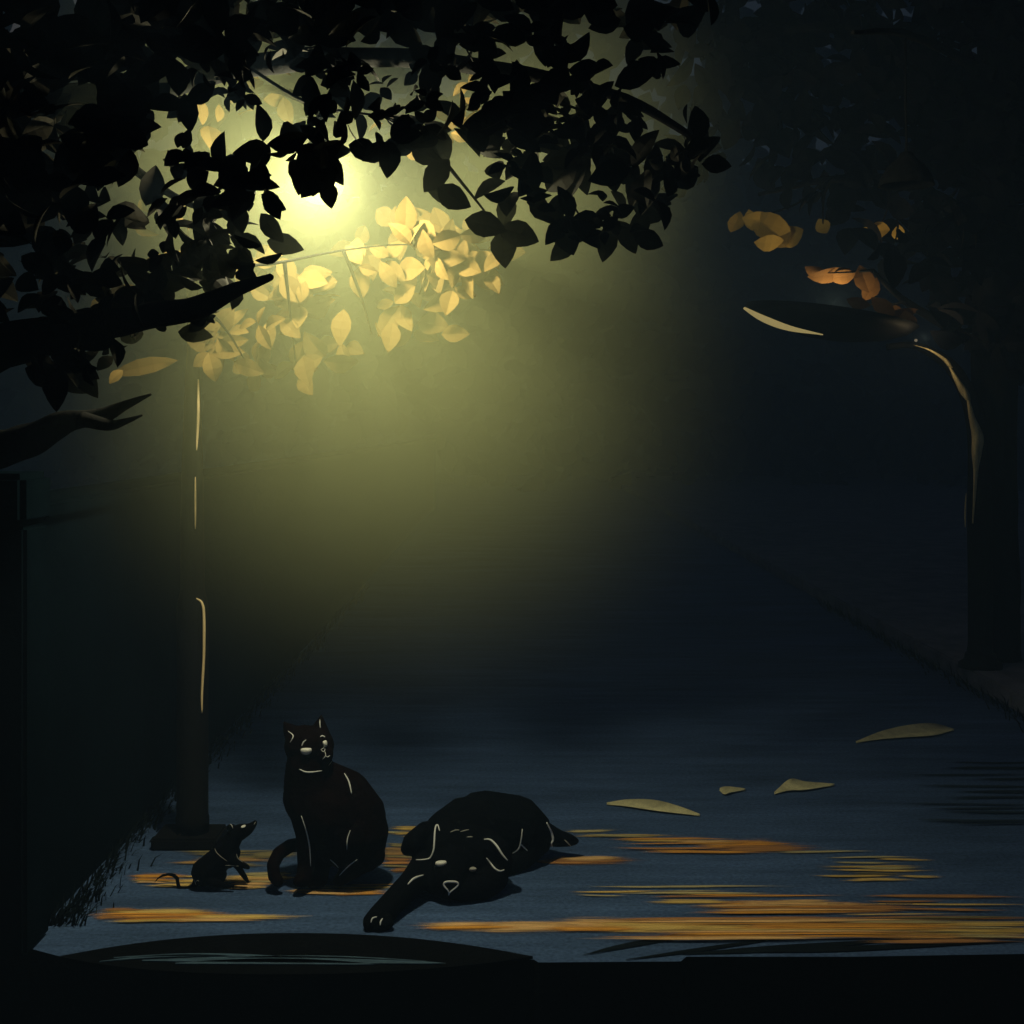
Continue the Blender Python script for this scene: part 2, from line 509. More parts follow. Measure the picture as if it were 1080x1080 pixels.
# ------------------------------------------------------------------ wall on the left
wl = empty("garden_wall", (-1.62, 4.0, 0))
tag(wl, 'low dark blue garden wall with an end pillar, left of the pavement', 'wall')
bm = bmesh.new()
box(bm, -1.72, -1.50, 4.20, 26, 0.001, 1.30)
obj("wall_panel", bm, M_wall, wl, smooth=False)
bm = bmesh.new()
box(bm, -1.76, -1.47, 4.202, 26, 1.302, 1.36, 0.012)
obj("coping", bm, M_wall, wl, smooth=False)
bm = bmesh.new()
box(bm, -1.83, -1.462, 3.99, 4.198, 0.001, 1.30, 0.012)
obj("pillar", bm, M_wall, wl, smooth=False)
bm = bmesh.new()
box(bm, -1.90, -1.452, 3.95, 4.197, 1.302, 1.46, 0.02)
obj("pillar_cap", bm, M_wall, wl, smooth=False)

# ------------------------------------------------------------------ leaves
def leaf(bm, lay, p, size, aspect, normal, spin, tone, fold=0.25):
    """one pointed oval leaf with a folded midrib and a drooping tip"""
    nrm = Vector(normal).normalized()
    u = nrm.cross(Vector((0.3, 0.5, 0.8))).normalized()
    v = nrm.cross(u)
    c, s = math.cos(spin), math.sin(spin)
    ax, sx = u * c + v * s, v * c - u * s
    L, Wd = size, size * aspect
    st = [(0.0, 0.03), (0.14, 0.55), (0.34, 0.96), (0.55, 1.0), (0.76, 0.68), (0.92, 0.28), (1.0, 0.0)]
    mid, lf, rt = [], [], []
    for f, w in st:
        base = p + ax * (L * (f - 0.5)) - nrm * (L * 0.16 * (f - 0.4) ** 2 * 2)
        mid.append(bm.verts.new(base))
        h = nrm * (Wd * 0.5 * w * fold)
        lf.append(bm.verts.new(base + sx * (Wd * 0.5 * w) + h))
        rt.append(bm.verts.new(base - sx * (Wd * 0.5 * w) + h))
    fs = []
    for i in range(len(st) - 1):
        fs.append(bm.faces.new((mid[i], mid[i + 1], lf[i + 1], lf[i])))
        fs.append(bm.faces.new((mid[i + 1], mid[i], rt[i], rt[i + 1])))
    for f in fs:
        for l in f.loops: l[lay] = tone
def leaf_bm():
    bm = bmesh.new()
    return bm, bm.loops.layers.float.new("tone")
def inside(x, y, poly):
    r = False
    j = len(poly) - 1
    for i in range(len(poly)):
        xi, yi = poly[i]; xj, yj = poly[j]
        if (yi > y) != (yj > y) and x < (xj - xi) * (y - yi) / (yj - yi) + xi: r = not r
        j = i
    return r
def rnd_normal(tow=0.8):
    """leaf normals: mostly turned towards the open side of the crown, any tilt"""
    return Vector((random.gauss(0, 0.6), -tow + random.gauss(0, 0.45), random.gauss(0.15, 0.55)))
def scatter(bm, lay, poly, od, y0, y1, px0, px1, tow=0.8, clump=0.0, keep=None, cluster=4):
    xs = [p[0] for p in poly]; ys = [p[1] for p in poly]
    x0, x1, v0, v1 = min(xs), max(xs), min(ys), max(ys)
    area = abs(sum(poly[i - 1][0] * poly[i][1] - poly[i][0] * poly[i - 1][1] for i in range(len(poly)))) / 2
    target = od * area / (((px0 + px1) / 2) ** 2 * 0.45)
    done = 0
    tries = 0
    while done < target and tries < 60000:
        tries += 1
        x, y = random.uniform(x0, x1), random.uniform(v0, v1)
        if not inside(x, y, poly): continue
        if clump and noise.noise(Vector((x / 55, y / 55, od))) < random.uniform(-1, 1) * 0.5 + clump - 0.5: continue
        Y = random.uniform(y0, y1)
        base = random.uniform(0, 6.28)
        nrm0 = rnd_normal(tow)
        for q in range(cluster):                                   # leaves sit in whorls round a twig end
            ang = base + q * 6.28 / max(cluster, 1) + random.gauss(0, 0.5)
            s = random.uniform(px0, px1)
            qx, qy = x + math.cos(ang) * s * 0.5, y + math.sin(ang) * s * 0.5
            if not inside(qx, qy, poly): continue
            if keep and not keep(qx, qy): continue
            nrm = nrm0 + Vector((random.gauss(0, 0.35), random.gauss(0, 0.2), random.gauss(0, 0.35)))
            nn = nrm.normalized()
            u = nn.cross(Vector((0.3, 0.5, 0.8))).normalized(); v = nn.cross(u)
            dirw = Vector((math.cos(ang), 0, -math.sin(ang)))
            spin = math.atan2(dirw.dot(v), dirw.dot(u)) + random.gauss(0, 0.25)
            yy = Y + random.uniform(-0.06, 0.06)
            leaf(bm, lay, P(qx, qy, yy), s / F * yy, random.uniform(0.5, 0.72), nrm, spin, random.random(), random.uniform(0.1, 0.45))
            done += 1

# the tree over the wall on the left: trunk outside the picture, two boughs reaching in
tl = empty("leafy_tree", (-2.25, 4.1, -0.7))
tag(tl, 'big leafy tree on the left, its dark crown hanging around the glowing lamp', 'tree')
bm = bmesh.new()
path = smoothpath([(-2.25, 4.1, -0.7), (-2.22, 4.1, 0.4), (-2.1, 4.05, 1.5), (-2.05, 4.1, 2.6), (-1.85, 4.2, 3.6)], 6)
n = len(path)
tube(bm, path, [0.26 - 0.14 * i / (n - 1) + (0.1 if i < 2 else 0) for i in range(n)], 18, 0.25)
obj("trunk", bm, M_bark, tl)
def bough(pts, Y0, Y1, r0, r1, name="bough"):
    bm = bmesh.new()
    m_ = len(pts)
    path = smoothpath([P(x, y, Y0 + (Y1 - Y0) * i / (m_ - 1)) for i, (x, y) in enumerate(pts)], 7)
    n = len(path)
    tube(bm, path, [(r0 + (r1 - r0) * (i / (n - 1)) ** 0.8) / F * (Y0 + Y1) / 2 for i in range(n)], 12, 0.3)
    return bm
obj("bough", bough([(-170, 420), (-60, 385), (20, 362), (90, 347), (160, 333), (215, 322), (255, 303), (286, 292)], 3.6, 3.15, 34, 3.5), M_bark, tl)
bm = bough([(-150, 500), (-60, 480), (0, 474), (35, 462), (70, 445), (108, 438), (135, 426), (159, 416)], 4.0, 3.7, 32, 1.2)
bm2 = bough([(85, 442), (115, 448), (133, 444), (150, 438)], 3.73, 3.68, 9, 1.0)
tm = bpy.data.meshes.new("fork"); bm2.to_mesh(tm); bm2.free(); bm.from_mesh(tm)
obj("bough", bm, M_bark, tl)
obj("bough", bough([(-130, 120), (0, 110), (120, 100), (260, 70), (400, 60), (540, 75), (660, 105), (740, 150)], 4.15, 3.5, 22, 3), M_bark, tl)
obj("bough", bough([(60, 105), (130, 170), (200, 215), (262, 232)], 4.0, 3.8, 8, 2), M_bark, tl)

bm, lay = leaf_bm()
A = [(18, 265), (60, 240), (150, 200), (168, 130), (185, 70), (230, 60), (300, 40), (380, 60), (420, 30), (560, 20), (700, 40), (722, 110), (775, 150), (760, 182), (712, 205), (690, 262), (640, 268), (600, 255), (560, 222), (500, 215), (468, 190), (430, 172), (380, 165), (345, 178), (306, 172), (276, 178), (300, 230), (312, 258), (270, 285), (215, 350), (150, 345), (105, 395), (70, 420), (35, 415)]
scatter(bm, lay, A, 1.6, 3.25, 3.85, 30, 46, clump=0.35)
scatter(bm, lay, A, 0.55, 3.3, 3.85, 14, 26, clump=0.45)
Btop = [(-120, -80), (760, -80), (765, 10), (700, 40), (560, 25), (420, 35), (300, 45), (180, 65), (160, 130), (135, 195), (15, 255), (-20, 420), (-120, 440)]
scatter(bm, lay, Btop, 6.0, 3.2, 4.0, 36, 60)
Cedge = [(200, 150), (280, 180), (300, 230), (300, 262), (210, 320), (120, 340), (60, 400), (40, 330), (150, 230)]
scatter(bm, lay, Cedge, 1.0, 3.4, 3.85, 34, 48)
Dmid = [(480, 120), (600, 130), (700, 150), (690, 240), (600, 245), (500, 205)]
scatter(bm, lay, Dmid, 1.0, 3.35, 3.8, 38, 52)
# the single leaves that hang clear of the mass
for (x, y, s, ang) in ((326, 178, 46, 70), (338, 172, 44, 20), (345, 190, 40, 95), (330, 196, 38, 130), (352, 178, 40, 60), (318, 188, 36, 100), (315, 182, 34, 60), (334, 190, 36, 105), (347, 205, 30, 80), (330, 162, 40, 10), (352, 160, 38, -10), (384, 158, 36, 20), (398, 163, 30, -15),
                       (460, 185, 44, 130), (478, 208, 42, 30), (467, 205, 36, 200), (512, 237, 46, 15), (534, 222, 40, 100), (548, 247, 44, 20), (531, 262, 42, 85),
                       (600, 248, 38, 15), (594, 263, 36, 140), (640, 256, 42, 100), (662, 250, 40, 60), (684, 253, 36, 20), (300, 258, 42, 15), (286, 240, 40, 50), (205, 352, 40, 10), (212, 340, 34, -30),
                       (90, 398, 50, 60), (60, 410, 50, 100), (45, 395, 46, 200), (76, 380, 46, 20)):
    Y = random.uniform(3.55, 3.8)
    nrm = Vector((random.gauss(0, 0.2), -1, random.gauss(0, 0.2))); nn = nrm.normalized()
    u = nn.cross(Vector((0.3, 0.5, 0.8))).normalized(); v = nn.cross(u)
    dw = Vector((math.cos(R(ang)), 0, -math.sin(R(ang))))
    leaf(bm, lay, P(x, y, Y), s / F * Y, random.uniform(0.5, 0.66), nrm, math.atan2(dw.dot(v), dw.dot(u)), random.random(), 0.2)
obj("crown", bm, M_leaf, tl, smooth=False)

# sprays of the same tree behind the lamp, its light put into their golden tone
bm, lay = leaf_bm()
E1 = [(205, 345), (250, 285), (300, 250), (360, 238), (400, 222), (490, 225), (550, 268), (545, 308), (500, 312), (470, 345), (430, 372), (370, 372), (335, 408), (265, 415), (205, 402)]
scatter(bm, lay, E1, 1.3, 4.4, 4.85, 20, 40, tow=1.4, clump=0.3, cluster=4)
E2 = [(410, 225), (490, 228), (550, 270), (540, 315), (480, 300), (420, 250)]
scatter(bm, lay, E2, 2.4, 4.25, 4.6, 24, 44, tow=1.4, cluster=4)
E3 = [(380, 100), (560, 70), (580, 110), (470, 170), (390, 165)]
scatter(bm, lay, E3, 0.4, 4.2, 4.5, 16, 30, tow=1.0, cluster=3)
E4 = [(190, 70), (300, 50), (320, 150), (220, 230), (180, 320), (80, 330), (170, 180)]
scatter(bm, lay, E4, 0.25, 4.3, 4.8, 20, 36, tow=1.0, cluster=3)
for (x, y, s, ang) in ((322, 390, 36, 70), (284, 352, 30, 80), (306, 346, 30, 45), (262, 388, 34, 20), (360, 345, 40, 95), (412, 355, 34, 100), (480, 352, 30, 0), (228, 378, 36, 80), (678, 236, 26, 75), (150, 387, 74, 168), (122, 397, 20, 130)):
    Y = random.uniform(4.45, 4.7)
    nrm = Vector((random.gauss(0, 0.2), -1, random.gauss(0.2, 0.2))); nn = nrm.normalized()
    u = nn.cross(Vector((0.3, 0.5, 0.8))).normalized(); v = nn.cross(u)
    dw = Vector((math.cos(R(ang)), 0, -math.sin(R(ang))))
    leaf(bm, lay, P(x, y, Y), s / F * Y, 0.24 if s > 60 else random.uniform(0.5, 0.66), nrm, math.atan2(dw.dot(v), dw.dot(u)), random.random(), 0.2)
obj("gold_lit_leaves", bm, M_gold, tl, smooth=False)

for pts, a, b_ in (([(190, 300), (240, 284), (300, 276), (362, 264), (430, 258), (520, 264)], 3.9, 4.6), ([(300, 276), (306, 330), (312, 384)], 4.25, 4.65), ([(362, 264), (380, 310), (392, 352)], 4.35, 4.6), ([(215, 322), (240, 350), (262, 386)], 4.2, 4.6), ([(260, 70), (330, 110), (420, 128), (470, 172)], 3.8, 3.7), ([(540, 75), (575, 140), (610, 225), (660, 240)], 3.7, 3.65), ([(470, 172), (505, 215), (530, 250)], 3.7, 3.66), ([(90, 347), (80, 375), (72, 405)], 3.8, 3.7)):
    obj("twig", bough(pts, a, b_, 2.2, 0.6), M_bark, tl)

# the tree on the right
TR = G(1050, 700, 0.11)
tr_ = empty("trunk_tree", TR + Vector((0, 0.25, 0)))
tag(tr_, 'black straight-trunked tree on the right with amber and rust leaves above the bowl lamp', 'tree')
tr_.name = "shade_tree"
yt = TR.y + 0.22
bm = bmesh.new()
path = smoothpath([P(1050, 712, yt), P(1049, 640, yt), P(1048, 480, yt), P(1050, 300, yt), P(1052, 120, yt), P(1050, -120, yt)], 7)
n = len(path)
tube(bm, path, [yt / F * (27 + (7 if i < 2 else 0) - 8 * i / n) for i in range(n)], 20, 0.12)
obj("trunk", bm, M_bark, tr_)
obj("bough", bough([(1050, 250), (1000, 215), (940, 190), (870, 190), (800, 205)], yt, yt - 0.5, 10, 2), M_bark, tr_)
obj("bough", bough([(1050, 380), (1000, 345), (955, 318), (920, 285)], yt, yt - 0.4, 8, 2), M_bark, tr_)
obj("bough", bough([(1050, 120), (980, 60), (880, 30), (760, 40)], yt, yt - 0.6, 12, 3), M_bark, tr_)
bm, lay = leaf_bm()
T1 = [(700, -120), (1250, -120), (1250, 330), (1090, 400), (1000, 352), (955, 300), (905, 262), (850, 225), (780, 185), (735, 160), (715, 100)]
scatter(bm, lay, T1, 4.0, 7.2, 9.4, 26, 46)
T2 = [(960, -120), (1250, -120), (1250, 420), (1080, 420), (985, 350)]
scatter(bm, lay, T2, 1.6, 7.6, 9.4, 30, 50)
T3 = [(710, 140), (790, 140), (785, 175), (735, 205), (700, 210)]
scatter(bm, lay, T3, 1.2, 6.0, 6.5, 26, 40)
obj("crown", bm, M_nightleaf, tr_, smooth=False)
def named_leaves(lst, mat, name):
    bm, lay = leaf_bm()
    for (x, y, s, ang, asp) in lst:
        Y = random.uniform(BOWL_Y - 0.15, BOWL_Y + 0.1)
        nrm = Vector((random.gauss(0, 0.15), -0.75, -0.6 + random.gauss(0, 0.15))); nn = nrm.normalized()
        u = nn.cross(Vector((0.3, 0.5, 0.8))).normalized(); v = nn.cross(u)
        dw = Vector((math.cos(R(ang)), 0, -math.sin(R(ang))))
        leaf(bm, lay, P(x, y, Y), s / F * Y, asp, nrm, math.atan2(dw.dot(v), dw.dot(u)), random.random(), 0.1)
    return obj(name, bm, mat, tr_, smooth=False)
for pts in ([(870, 190), (840, 215), (800, 228), (776, 232)], [(940, 190), (936, 220), (926, 242)], [(870, 190), (868, 222), (868, 240)], [(920, 285), (895, 287), (866, 288)], [(955, 318), (935, 322), (908, 320)]):
    obj("twig", bough(pts, yt - 0.45, BOWL_Y, 1.6, 0.5), M_bark, tr_)
obj("bough", bough([(1050, 90), (1010, 60), (955, 36), (900, 34)], yt, 4.4, 9, 1.5), M_bark, tr_)
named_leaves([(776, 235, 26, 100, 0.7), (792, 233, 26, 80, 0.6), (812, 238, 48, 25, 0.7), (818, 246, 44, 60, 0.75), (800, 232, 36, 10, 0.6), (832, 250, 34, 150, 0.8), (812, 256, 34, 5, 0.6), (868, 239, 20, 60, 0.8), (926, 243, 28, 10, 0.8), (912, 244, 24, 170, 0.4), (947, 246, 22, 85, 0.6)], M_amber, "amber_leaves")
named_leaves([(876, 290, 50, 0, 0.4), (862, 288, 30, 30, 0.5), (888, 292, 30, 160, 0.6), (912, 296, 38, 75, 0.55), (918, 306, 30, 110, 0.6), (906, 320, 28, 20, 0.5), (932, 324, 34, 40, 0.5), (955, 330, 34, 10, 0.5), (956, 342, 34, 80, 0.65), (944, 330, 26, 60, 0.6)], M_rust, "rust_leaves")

# the far-off wood that closes the view: one dark mass of leaf clumps
bm, lay = leaf_bm()
for i in range(11500):
    x = random.uniform(-44, 44)
    topz = 15.0 + 2.5 * noise.noise(Vector((x * 0.16, 3.1, 0))) + 1.0 * noise.noise(Vector((x * 0.6, 7.7, 0)))
    z = -0.6 + (topz + 0.6) * random.random() ** 0.85
    y = 33 + random.uniform(0, 9) + 2.5 * noise.noise(Vector((x * 0.2, z * 0.3, 1)))
    sz = random.uniform(0.5, 1.1)
    nrm = Vector((random.gauss(0, 0.6), -1, random.gauss(0.2, 0.6))).normalized()
    u = nrm.cross(Vector((0.3, 0.5, 0.8))).normalized(); v = nrm.cross(u)
    a = random.uniform(0, 6.28)
    u, v = u * math.cos(a) + v * math.sin(a), v * math.cos(a) - u * math.sin(a)
    c = Vector((x, y, z))
    f = bm.faces.new([bm.verts.new(c + u * sz * p + v * sz * q) for p, q in ((-0.5, 0), (-0.15, -0.34), (0.28, -0.26), (0.55, 0.03), (0.2, 0.3), (-0.2, 0.33))])
    t_ = random.random()
    for l in f.loops: l[lay] = t_
o = obj("far_woods", bm, M_nightleaf, smooth=False); tag(o, kind='stuff')
bm = bmesh.new()
box(bm, -60, 60, 44, 58, -0.69, 9.5)
bmesh.ops.subdivide_edges(bm, edges=bm.edges[:], cuts=24, use_grid_fill=True)
for v in bm.verts:
    v.co += Vector((0, -1, 0)) * 3 * noise.noise(v.co * 0.25) + Vector((0, 0, 1)) * (2.5 * noise.noise(v.co * 0.2 + Vector((5, 5, 5))) if v.co.z > 1 else 0)
o = obj("hill", bm, M_nightsoil, smooth=True); tag(o, kind='structure')

# dark bell lantern hanging from the right tree's bough
hl = empty("hanging_lantern", P(956, 196, 5.6))
tag(hl, 'unlit black bell-shaped lantern hanging on a cord high up in the dark right tree', 'lantern')
kl = 5.6 / F
bm = bmesh.new()
c0 = P(956, 196, 5.6)
lathe(bm, [(0, 36 * kl), (6 * kl, 35 * kl), (10 * kl, 29 * kl), (20 * kl, 20 * kl), (27 * kl, 8 * kl), (29 * kl, 0), (26 * kl, 1 * kl), (17 * kl, 18 * kl), (0, 29 * kl)], c0, 28)
obj("bell_shade", bm, M_bark, hl)
bm = bmesh.new()
tube(bm, [P(956, 161, 5.6), P(956, 140, 5.65), P(955, 110, 5.62), P(955, 40, 5.65)], 1.3 * kl, 8)
obj("cord", bm, M_bark, hl)

# ------------------------------------------------------------------ orange streaks of warm light painted on the pavement
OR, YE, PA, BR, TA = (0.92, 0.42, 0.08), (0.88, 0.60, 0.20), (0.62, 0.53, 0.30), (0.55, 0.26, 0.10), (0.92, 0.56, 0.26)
GRP = 'orange painted-light streaks along the pavement'
def streak(slivers, label, name="light_streak", cat_='paint streak', grp=GRP):
    """slivers: (x0, x1, y, half height px, colour) - each a long pointed brush-thin lick of colour"""
    bm = bmesh.new()
    lay = bm.loops.layers.float_color.new("paint")  # streak tones: painted light and tar
    uvl = bm.loops.layers.uv.new("uv")
    z = 0.0035
    cx = sum((s[0] + s[1]) / 2 for s in slivers) / len(slivers); cyy = sum(s[2] for s in slivers) / len(slivers)
    for (x0, x1, y, h, c) in slivers:
        z += 0.0003
        n = 14
        up, dn = [], []
        ph = random.uniform(0, 9)
        for i in range(n + 1):
            u = i / n
            w = h * 1.55 * (0.35 + 0.65 * min(1, u / 0.22) ** 0.8 * min(1, (1 - u) / 0.35) ** 0.9) + 0.1
            wob = 0.5 * math.sin(u * 5 + ph)
            x = x0 + (x1 - x0) * u
            up.append(bm.verts.new(G(x, y - w + wob, z)))
            dn.append(bm.verts.new(G(x, y + w + wob, z)))
        for i in range(n):
            f = bm.faces.new((dn[i], dn[i + 1], up[i + 1], up[i]))
            for l, q in zip(f.loops, ((i / n, 0), ((i + 1) / n, 0), ((i + 1) / n, 1), (i / n, 1))):
                l[lay] = (*c, 1)
                l[uvl].uv = q
    o = obj(name, bm, M_streak, smooth=False)
    set_origin(o, G(cx, cyy, 0.0035))
    tag(o, label, cat_, grp)
def fill(x0, x1, y0, y1, n, cols, hmin=0.6, hmax=1.5, lmin=0.35):
    out = []
    n = max(3, int(n * 0.7))
    hmin *= 1.3; hmax *= 1.4
    for i in range(n):
        y = y0 + (y1 - y0) * (i + random.uniform(0.2, 0.8)) / n
        L = (x1 - x0) * random.uniform(lmin, 1.0)
        s = random.uniform(x0, x1 - L)
        c = random.choice(cols); k = random.uniform(0.75, 1.15)
        out.append((s, s + L, y, random.uniform(hmin, hmax), tuple(v * k for v in c)))
    return out
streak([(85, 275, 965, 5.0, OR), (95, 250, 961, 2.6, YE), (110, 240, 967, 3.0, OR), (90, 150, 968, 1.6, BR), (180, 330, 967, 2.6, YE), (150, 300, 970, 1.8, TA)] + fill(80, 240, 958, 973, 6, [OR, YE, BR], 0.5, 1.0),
       'short broad orange and yellow painted-light streak in front of the rat, nearest the left wall')
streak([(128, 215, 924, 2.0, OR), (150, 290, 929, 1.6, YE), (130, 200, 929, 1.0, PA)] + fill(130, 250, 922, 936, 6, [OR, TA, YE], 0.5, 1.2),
       'thin orange painted-light streak passing under the tail of the rat')
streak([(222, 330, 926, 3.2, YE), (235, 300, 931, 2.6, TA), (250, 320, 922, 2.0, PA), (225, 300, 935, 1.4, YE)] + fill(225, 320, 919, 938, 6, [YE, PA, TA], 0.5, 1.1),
       'yellow painted-light patch between the paws of the rat and the tail of the cat')
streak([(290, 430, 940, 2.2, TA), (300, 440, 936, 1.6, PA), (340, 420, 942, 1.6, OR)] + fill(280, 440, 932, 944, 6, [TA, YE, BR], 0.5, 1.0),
       'tan painted-light streak in front of the paws of the sitting cat')
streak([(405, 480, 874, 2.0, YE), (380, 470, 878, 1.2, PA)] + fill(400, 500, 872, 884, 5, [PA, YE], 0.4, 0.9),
       'faint yellow painted-light streak behind the cat and the ear of the dog')
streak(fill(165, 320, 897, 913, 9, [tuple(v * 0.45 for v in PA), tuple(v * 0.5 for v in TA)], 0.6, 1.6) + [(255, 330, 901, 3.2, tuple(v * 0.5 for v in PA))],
       'dull brown painted-light smear between the lamp base and the cat')
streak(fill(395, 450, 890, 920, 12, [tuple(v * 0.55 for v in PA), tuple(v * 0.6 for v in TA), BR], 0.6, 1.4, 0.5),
       'dull tan painted-light smear in the gap between cat and dog')
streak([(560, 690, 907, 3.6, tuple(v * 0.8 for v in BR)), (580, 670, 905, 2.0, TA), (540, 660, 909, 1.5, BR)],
       'short rusty orange painted-light streak just behind the hind leg of the dog')
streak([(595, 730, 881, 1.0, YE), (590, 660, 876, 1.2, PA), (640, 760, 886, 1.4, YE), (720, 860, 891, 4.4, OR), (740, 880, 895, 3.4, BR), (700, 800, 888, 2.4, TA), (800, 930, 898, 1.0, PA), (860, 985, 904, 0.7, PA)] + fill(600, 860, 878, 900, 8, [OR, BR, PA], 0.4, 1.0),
       'long thin painted-light streak turning from yellow to rust, farthest back beside the dog')
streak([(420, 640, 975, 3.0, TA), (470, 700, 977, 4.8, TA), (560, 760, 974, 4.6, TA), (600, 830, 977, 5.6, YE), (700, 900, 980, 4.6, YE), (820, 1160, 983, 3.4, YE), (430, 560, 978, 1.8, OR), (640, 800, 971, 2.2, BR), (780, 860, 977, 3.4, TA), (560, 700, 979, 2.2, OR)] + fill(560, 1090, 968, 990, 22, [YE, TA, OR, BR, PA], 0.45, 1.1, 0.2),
       'longest and widest tan orange paint streak, running from the dog\'s paw to the right')  # warm light painted on the pavement
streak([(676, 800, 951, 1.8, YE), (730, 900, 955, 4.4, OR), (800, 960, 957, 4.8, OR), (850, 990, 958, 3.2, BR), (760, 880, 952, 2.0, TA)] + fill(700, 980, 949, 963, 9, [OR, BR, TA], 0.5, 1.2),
       'burnt orange painted-light streak just behind the longest streak')
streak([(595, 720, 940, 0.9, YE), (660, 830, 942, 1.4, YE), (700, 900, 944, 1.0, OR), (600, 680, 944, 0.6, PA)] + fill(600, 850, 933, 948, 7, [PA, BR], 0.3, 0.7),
       'hair-thin yellow painted-light streak right of the chin of the dog')
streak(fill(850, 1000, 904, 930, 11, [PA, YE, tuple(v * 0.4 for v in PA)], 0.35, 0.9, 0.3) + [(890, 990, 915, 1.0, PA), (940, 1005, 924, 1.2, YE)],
       'loose cluster of hair-thin pale painted-light streaks at the far right, behind the others')
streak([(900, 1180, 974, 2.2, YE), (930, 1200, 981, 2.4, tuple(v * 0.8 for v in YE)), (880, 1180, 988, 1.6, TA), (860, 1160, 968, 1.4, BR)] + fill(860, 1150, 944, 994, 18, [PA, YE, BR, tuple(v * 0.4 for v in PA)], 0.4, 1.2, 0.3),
       'dense olive and brown cluster of thin paint streaks at the longest streak\'s right end')  # light painted on the pavement

# dark scuff licks of tar near the right front edge
M_tar = material("dark tar", (0.006, 0.010, 0.016), 0.9, 0.05, 0.3, 10)
def tar(lst, label):
    bm = bmesh.new()
    z = 0.003
    for pts in lst:
        z += 0.0002
        path = smoothpath([(x, y, w) for x, y, w in pts], 6)
        rows = [(bm.verts.new(G(q.x, q.y + max(0.1, q.z), z)), bm.verts.new(G(q.x, q.y - max(0.1, q.z), z))) for q in path]
        for a, c in zip(rows, rows[1:]): bm.faces.new((a[0], c[0], c[1], a[1]))
    o = obj("tar_scuff", bm, M_tar, smooth=False)
    p0 = lst[len(lst) // 2][1]
    set_origin(o, G(p0[0], p0[1], 0.003))
    tag(o, label, 'scuff mark')
tar([[(615, 1007, 0.2), (655, 997, 1.4), (720, 984, 0.3)], [(622, 1006, 0.2), (690, 993, 1.6), (760, 981, 0.3)], [(660, 1012, 0.3), (740, 1001, 2.0), (850, 985, 0.4)], [(720, 1006, 0.4), (820, 1000, 3.2), (960, 990, 0.5)], [(800, 1004, 0.4), (900, 1000, 2.8), (1080, 992, 0.4)]],
    'slanting dark tar scuffs at the front edge of the pavement below the longest orange streak')
TD = (0.020, 0.036, 0.062)
streak([(960 + random.uniform(-30, 60), 1130, 800 + 130 * (i + random.uniform(0, 1)) / 26, random.uniform(0.5, 1.3), TD) for i in range(14)],
       'thin dark tar scuffs on the pavement near the right kerb, behind the orange streaks', 'tar_scuff', 'scuff mark', None)

# ------------------------------------------------------------------ fallen leaves
def fallen(pts, label):
    """a long curled dry leaf: pts = (px, py, half width px)"""
    bm = bmesh.new()
    path = smoothpath([(x, y, w) for x, y, w in pts], 5)
    n = len(path)
    rows = []
    for i, q in enumerate(path):
        u = i / (n - 1)
        w = max(0.15, q.z)
        lift = 0.006 + 0.012 * math.sin(u * math.pi)
        a = G(q.x, q.y + w, 0.006); c = G(q.x, q.y - w, 0.006); m_ = (a + c) / 2
        a.z = 0.006 + lift * 0.4; c.z = 0.006 + lift
        m_.z = 0.004
        rows.append([bm.verts.new(v) for v in (a, m_, c)])
    for r0, r1 in zip(rows, rows[1:]):
        bm.faces.new((r0[0], r1[0], r1[1], r0[1])); bm.faces.new((r0[1], r1[1], r1[2], r0[2]))
    o = obj("fallen_leaf", bm, M_pale, smooth=True)
    set_origin(o, G(pts[len(pts) // 2][0], pts[len(pts) // 2][1], 0.004))
    md = o.modifiers.new("thick", 'SOLIDIFY'); md.thickness = 0.003
    tag(o, label, 'fallen leaf', 'pale fallen leaves on the pavement')
fallen([(640, 848, 0.2), (662, 849, 2.4), (690, 852, 4.0), (715, 856, 2.6), (738, 860, 0.2)], 'thin wavy pale fallen leaf lying behind the back of the dog')
fallen([(759, 833, 0.5), (764, 836, 2.6), (772, 835, 1.4), (786, 833, 0.1)], 'tiny pale fallen leaf, the smallest on the pavement')
fallen([(817, 837, 0.3), (833, 830, 4.6), (850, 831, 3.0), (880, 828, 0.1)], 'pointed wedge-shaped pale fallen leaf right of the tiny one')
fallen([(903, 783, 0.1), (930, 777, 3.2), (960, 773, 5.2), (985, 771, 5.2), (1006, 770, 0.3)], 'largest and broadest pale fallen leaf, near the right kerb')

# ------------------------------------------------------------------ dark grass along the wall and the kerb
bm, lay = leaf_bm()
def blade_grass(p, h, lean):
    a = random.uniform(0, 6.28)
    w = Vector((math.cos(a), math.sin(a), 0)) * 0.004
    pts = [p, p + Vector((lean.x * 0.3, lean.y * 0.3, h * 0.6)), p + Vector((lean.x, lean.y, h))]
    v = [bm.verts.new(pts[0] - w), bm.verts.new(pts[0] + w), bm.verts.new(pts[1] + w * 0.7), bm.verts.new(pts[1] - w * 0.7), bm.verts.new(pts[2])]
    t_ = random.random()
    for f in (bm.faces.new((v[0], v[1], v[2], v[3])), bm.faces.new((v[3], v[2], v[4]))):
        for l in f.loops: l[lay] = t_
for i in range(1500):
    Y = 4.25 + random.random() ** 1.6 * 9
    x = -1.50 + abs(random.gauss(0, 0.045)) + 0.10 * max(0, noise.noise(Vector((Y * 1.2, 0, 0))))
    blade_grass(Vector((x, Y, 0)), random.uniform(0.02, 0.07), Vector((random.uniform(0, 0.06), random.gauss(0, 0.03), 0)))
for i in range(700):
    Y = 5.0 + random.random() * 7
    x = KX - abs(random.gauss(0, 0.05))
    blade_grass(Vector((x, Y, 0)), random.uniform(0.02, 0.09), Vector((random.uniform(-0.09, 0.0), random.gauss(0, 0.03), 0)))
